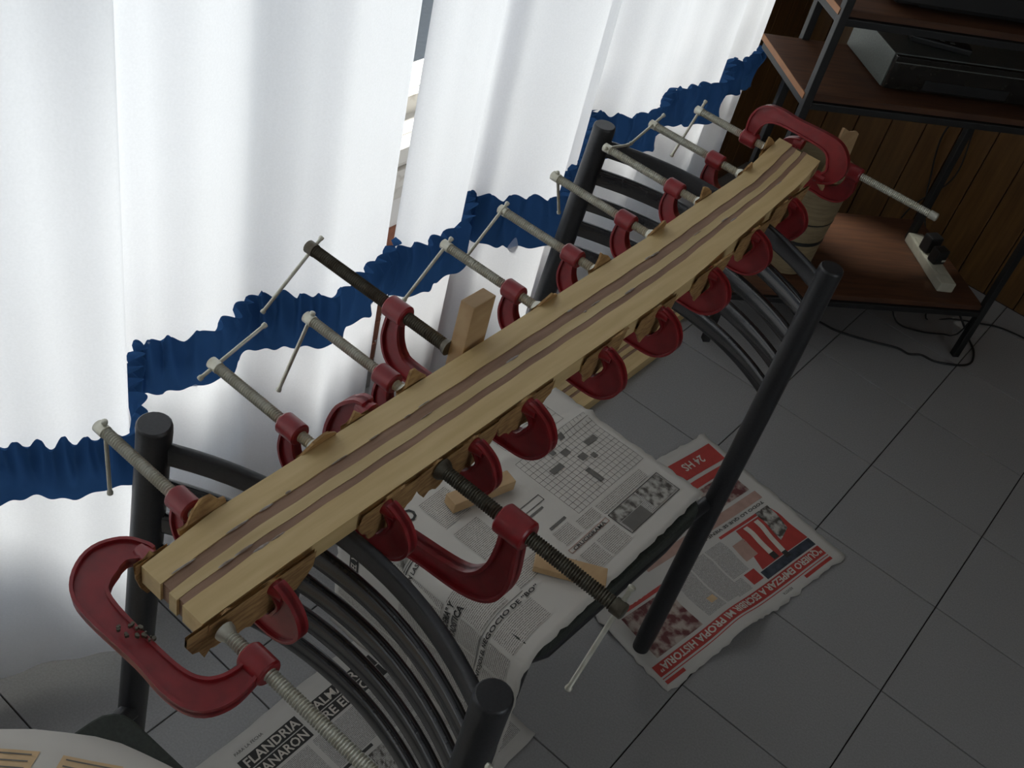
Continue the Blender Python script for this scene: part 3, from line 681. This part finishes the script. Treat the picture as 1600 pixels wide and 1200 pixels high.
# headline strip 38 mm inside the outer edge
patch(tb, tt, 'headline_bar', M['redink'], .02, .585, -.058, -.032, h=.001); letters(tb, tt, '“QUIERO EMPEZAR A ESCRIBIR MI PROPIA HISTORIA”', M['paleink'], .026, -.0535, .022, h=.002, bold=.03, width=.55)
patch(tb, tt, 'rule', M['redink'], .02, .585, -.028, -.026); patch(tb, tt, 'rule', M['redink'], .02, .12, -.022, -.014); patch(tb, tt, 'rule', M['redink'], .53, .585, -.022, -.014)
letters(tb, tt, 'REVISTA', M['ink'], .17, -.020, .009)
patch(tb, tt, 'photo_panel', M['photoblue'], .02, .20, -.084, -.062, h=.001)
patch(tb, tt, 'photo_panel', M['redink'], 0, 0, 0, 0, corners=[(.03, -.19), (.16, -.19), (.19, -.086), (.02, -.086)], h=.0011)
for c in ([(.03, -.20), (.075, -.20), (.085, -.115), (.04, -.13)], [(.085, -.185), (.10, -.185), (.115, -.09), (.10, -.09)], [(.125, -.185), (.14, -.185), (.145, -.09), (.13, -.09)]):
    patch(tb, tt, 'photo_figure', M['photo'] if c[0][0] < .05 else M['paleink'], 0, 0, 0, 0, corners=c, h=.0016)
patch(tb, tt, 'photo_figure', M['ink'], .10, .115, -.092, -.075, h=.002); patch(tb, tt, 'photo_figure', M['ink'], .128, .145, -.105, -.088, h=.002)
patch(tb, tt, 'caption_panel', M['pinkink'], .165, .205, -.165, -.12, h=.0013)
patch(tb, tt, 'headline_bar', M['redink'], .03, .21, -.20, -.193); patch(tb, tt, 'headline_bar', M['redink'], .205, .24, -.10, -.070)
for a in ((.215, .27, -.19, -.105), (.275, .335, -.19, -.07), (.34, .395, -.19, -.07), (.25, .30, -.10, -.066)): patch(tb, tt, 'column', M['column2'], *a)
patch(tb, tt, 'photo_figure', M['peach'], .345, .365, -.105, -.09, h=.0015)
patch(tb, tt, 'photo_panel', M['photored'], .42, .56, -.17, -.066, h=.001); patch(tb, tt, 'headline_bar', M['redink'], .40, .56, -.185, -.176)
patch(tb, tt, 'caption_panel', M['pinkink'], .02, .42, -.246, -.222); letters(tb, tt, 'TODO LO QUE SE VIENE EN LA TELE', M['ink'], .03, -.216, .010, bold=.02, width=.30)
patch(tb, tt, 'photo_panel', M['photored'], .03, .15, -.32, -.255, h=.0014); patch(tb, tt, 'headline_bar', M['redink'], .03, .42, -.345, -.325, h=.0014); patch(tb, tt, 'headline_bar', M['redink'], .28, .42, -.32, -.250, h=.0014)
patch(tb, tt, 'photo_panel', M['photo'], .16, .27, -.315, -.255, h=.0014); letters(tb, tt, '24 HS', M['paleink'], .05, -.395, .03, bold=.02, h=.0026)
patch(tb, tt, 'headline_bar', M['redink'], .0, .20, -.41, -.355, h=.0014)
patch(tb, tt, 'column', M['column2'], .21, .40, -.41, -.355)

# newspaper on the near chair seat (bottom left corner)
def f_nc(u, v, h):
    x, y = u, v; dx = max(0, x-.02); return Vector((x, y, .458+h+.0015*math.sin(x*25+y*14)+0*dx))
nc = Sheet(f_nc)
tn = thing('newspaper', 'newspaper with peach coloured columns on the near chair seat', 'newspaper', (0, -2.3, .458))
bm = bmesh.new(); N = 24
edge_pts = [(-.40, -2.40), (-.30, -2.31), (-.206, -2.239), (-.177, -2.208), (-.142, -2.179), (-.115, -2.158), (-.089, -2.146), (-.055, -2.135), (-.016, -2.122), (.03, -2.13), (.1, -2.16), (.24, -2.20)]
rows = []
for i in range(N+1):
    x = lerp(-.40, .26, i/N); yt = interp(edge_pts, x); rows.append([bm.verts.new(nc.f(x, lerp(yt, -2.62, j/14), 0)) for j in range(15)])
for a, b in zip(rows, rows[1:]):
    for j in range(14): bm.faces.new((a[j], b[j], b[j+1], a[j+1]))
o = finish(bm, 'page', M['paper'], tn, smooth=True, world=True, angle=180); sm = o.modifiers.new('thick', 'SOLIDIFY'); sm.thickness = .0006; sm.offset = -1
for a in ([(-.215, -2.280), (-.150, -2.222), (-.110, -2.30), (-.175, -2.36)], [(-.129, -2.206), (-.070, -2.166), (-.03, -2.24), (-.09, -2.28)]):
    patch(nc, tn, 'print_panel', M['peach'], 0, 0, 0, 0, corners=a, h=.001)
    for k in range(9):
        A0, A1, A2, A3 = [Vector(w) for w in a]; f0 = .05+.1*k; f1 = f0+.02; l0 = A0.lerp(A3, f1); l1 = A1.lerp(A2, f1); l2 = A1.lerp(A2, f0); l3 = A0.lerp(A3, f0)
        c = [l0.lerp(l1, .08), l0.lerp(l1, .92), l3.lerp(l2, .92), l3.lerp(l2, .08)]
        patch(nc, tn, 'text_line', M['inkgrey'], 0, 0, 0, 0, corners=c, h=.0018)

# wooden blocks on the main newspaper
def block(label, c, l, w, hgt, rz, tilt=0):
    bm = bmesh.new(); mt = Matrix.Translation(c) @ Euler((0, tilt, rz)).to_matrix().to_4x4(); box(bm, (-l/2, -w/2, 0), (l/2, w/2, hgt), mt, bev=.0012)
    return tag(finish(bm, 'wood_block', M['block']), label, 'block')
block('pale wooden block lying on the crossword newspaper behind the dark screw', (-.069, -1.512, ZS+.004), .118, .026, .021, R_(75))
block('wooden offcut half hidden under the dark screw on the newspaper edge', (.122, -1.520, ZS+.003), .112, .034, .012, R_(30))

# ================================================================== SECOND BOARD ON THE FLOOR
t = thing('laminated_offcut', 'shorter laminated board with two inlay strips lying on the floor', 'board', (-.335, -.6, 0))
xs = [-.392, -.352, -.343, -.329, -.321, -.283]; ye = [-.13, -.17, -.20, -.30, -.345]
for k in range(5):
    bm = bmesh.new(); box(bm, (xs[k]+.0002, -1.05+.01*k, .0005), (xs[k+1]-.0002, ye[k], .031-(.0015 if k % 2 else 0)), bev=.0008)
    finish(bm, 'wood_strip', M['wood_dark'] if k % 2 else M['wood'], t, world=True)

# ================================================================== TV STAND (turned 48 degrees) AND ITS CONTENTS
SA = Vector((-.24, -.24)); ang = math.atan2(.747, .665)
stand = thing('television_stand', 'dark metal corner stand with brown wooden shelves', 'stand', (SA.x, SA.y, 0), (0, 0, ang))
def sbox(name, lo, hi, m, parent=stand, bev=.002):
    bm = bmesh.new(); box(bm, lo, hi, bev=bev); return finish(bm, name, m, parent)
WS, DS = .775, .30
for nm, x, y in (('post', 0, 0), ('post', WS, 0), ('post', .10, DS), ('post', WS-.1, DS)):
    bm = bmesh.new(); box(bm, (x-.010, y-.010, 0), (x+.010, y+.010, 1.25), bev=.002); finish(bm, 'post', M['darkmetal'], stand)
for z, x0, x1 in ((.165, .005, WS-.005), (.72, -.01, WS-.005), (.92, -.01, WS-.005)):
    sh = sbox('shelf', (x0 if z > .2 else .06, .002, z), (x1, DS-.002 if z > .2 else .41, z+.016), M['shelf'])
    if z > .2: sbox('edging', (x0-.0015, .003, z+.001), (x0, DS-.003, z+.0155), M['edge'], sh, bev=0)  # window-facing side edge, painted as if lit
    sbox('edging', (x0, .0, z+.001), (x1, .0018, z+.0155), M['shelf'], sh, bev=0)
    for y in (.0, DS): sbox('shelf_rail', (.01, y-.008, z-.018), (WS-.01, y+.008, z-.001), M['darkmetal'])
    for x in (.0, WS): sbox('shelf_rail', (x-.007, .01, z-.018), (x+.007, DS-.01, z-.001), M['darkmetal'])
# video recorder on the middle shelf
def at(u, v, z): return (SA.x+math.cos(ang)*u-math.sin(ang)*v, SA.y+math.sin(ang)*u+math.cos(ang)*v, z)
vr = thing('video_recorder', 'silver sided video recorder with smoked front on the middle shelf', 'recorder', at(.21, .065, .737), (0, 0, ang))
sbox('case', (0, .012, .004), (.43, .225, .088), M['silver'], vr, .003); sbox('front_panel', (.003, 0, .006), (.427, .0115, .086), M['smoke'], vr, .002)
sbox('front_flap', (.10, -.002, .012), (.33, -.0002, .036), M['blackplastic'], vr, .0006); sbox('trim_line', (.004, -.0012, .070), (.426, -.0002, .0725), M['silver'], vr, 0)
for x in (.03, .40):
    for y in (.03, .20): sbox('foot', (x-.012, y-.012, -.001), (x+.012, y+.012, .0038), M['blackplastic'], vr, 0)
dk = thing('remote_control', 'dark remote control lying on top of the silver recorder', 'remote', at(.28, .15, .8255), (0, 0, ang-.3))
sbox('body', (0, 0, 0), (.15, .042, .016), M['blackplastic'], dk, .004); 
for k in range(4): sbox('button', (.02+.025*k, .012, .0162), (.032+.025*k, .03, .0175), M['silver'], dk, 0)
tv = thing('television', 'black television on the upper shelf of the stand', 'television', at(.13, .02, .9365), (0, 0, ang))
sbox('cabinet', (0, .02, .012), (.56, .26, .46), M['blackplastic'], tv, .008); sbox('screen', (.03, .014, .06), (.53, .0195, .43), M['smoke'], tv, .002); sbox('base', (.08, .05, 0), (.48, .24, .0115), M['blackplastic'], tv, .002)
# cream drum-shaped bin on the lowest shelf
bn = thing('round_bin', 'cream round bin with thin dark bands on the lowest shelf of the stand', 'bin', at(.20, .150, .1815))
prof = [(0, .0), (.072, 0), (.078, .004), (.084, .10), (.089, .20), (.092, .30), (.094, .305), (.088, .305), (.082, .02), (0, .02)]
bm = bmesh.new(); rings = []
for r, z in prof: rings.append([bm.verts.new((r*math.cos(a), r*math.sin(a), z)) for a in [2*math.pi*k/32 for k in range(32)]] if r > 0 else None)
for a, b in zip(rings, rings[1:]):
    if a and b:
        for k in range(32): bm.faces.new((a[k], a[(k+1) % 32], b[(k+1) % 32], b[k]))
bm.faces.new(rings[1][::-1]); bm.faces.new(rings[-2])
finish(bm, 'body', M['cream'], bn, smooth=True)
for z, r, h in ((.10, .0845, .010), (.165, .0875, .003), (.27, .0917, .004)):
    bm = bmesh.new(); rs = [[bm.verts.new(((q)*math.cos(a), (q)*math.sin(a), zz)) for a in [2*math.pi*k/32 for k in range(32)]] for q, zz in ((r-.002, z), (r+.0012, z), (r+.0012, z+h), (r-.002, z+h))]
    for i in range(4):
        for k in range(32): bm.faces.new((rs[i][k], rs[i][(k+1) % 32], rs[(i+1) % 4][(k+1) % 32], rs[(i+1) % 4][k]))
    finish(bm, 'band', M['blackplastic'], bn, smooth=True)
# power strip with plugs
ps = thing('power_strip', 'off-white power strip crowded with black plugs on the lowest shelf', 'power strip', at(.67, .05, .1815), (0, 0, ang+R_(88)))
sbox('body', (0, -.024, 0), (.24, .024, .03), M['whiteplastic'], ps, .004)
for x in (.05, .10, .15, .20): sbox('socket', (x-.014, -.014, .0302), (x+.014, .014, .0312), M['whiteplastic'], ps, 0)
for x, m_, w, h in ((.10, 'blackplastic', .020, .045), (.155, 'blackplastic', .022, .05)):
    pg = thing('plug_adapter', 'black plug adapter in the power strip, %s the white power strip end' % ('nearer' if x < .12 else 'further from'), 'plug', at(.67-x*.0, .05, 0))
    pg.location = Vector(at(.67, .05, .2128)) + Vector((-math.sin(ang+R_(-2))*x, math.cos(ang+R_(-2))*x, 0)); pg.rotation_euler = (0, 0, ang+.2)
    sbox('body', (-w, -w*.8, 0), (w, w*.8, h), M[m_], pg, .005); sbox('label_strip', (w*.2, -w*.8-.0006, .01), (w*.9, -w*.8-.0001, .016), M['whiteplastic'], pg, 0)
sbox('strain_relief', (.24, -.006, .008), (.27, .006, .020), M['whiteplastic'], ps, .002)
# cables
def cable(label, pts, r=.0032):
    bm = bmesh.new(); tube(bm, cr(pts, 8), r, 8); tag(finish(bm, 'power_cable', M['cable'], smooth=True), label, 'cable')
Z = .0042
cable('black cable curving across the floor in front of the stand', [(-.35, .12, Z), (-.2, .105, Z), (-.063, .117, Z), (-.004, .126, Z), (.08, .169, Z), (.144, .209, Z), (.18, .214, Z), (.209, .243, Z), (.25, .252, Z), (.306, .30, Z), (.325, .345, Z), (.31, .405, Z), (.275, .453, Z), (.206, .48, .05), (.10, .46, .14)])
cable('thin cable running to the right along the floor beside the stand foot', [(.125, .42, .13), (.145, .43, Z), (.20, .50, Z), (.27, .56, Z), (.327, .60, Z), (.42, .62, Z), (.60, .64, Z), (.9, .70, Z)], .0025)
cable('cable looping down under the lowest shelf of the stand', [(.03, .36, .12), (.06, .31, .06), (.10, .30, .02), (.165, .352, Z), (.213, .40, Z), (.235, .42, Z), (.25, .44, .03), (.26, .50, .13)], .0025)
cable('cable hanging down the panelling behind the stand', [(-.10, .715, .70), (-.085, .722, .55), (-.12, .725, .40), (-.09, .725, .25), (-.06, .70, .18), (.0, .66, .10), (.05, .66, Z)], .0028)
cable('second cable hanging crookedly down the panelling', [(-.02, .718, .72), (-.05, .722, .5), (-.03, .725, .3), (-.10, .71, .15), (-.12, .69, Z)], .0025)
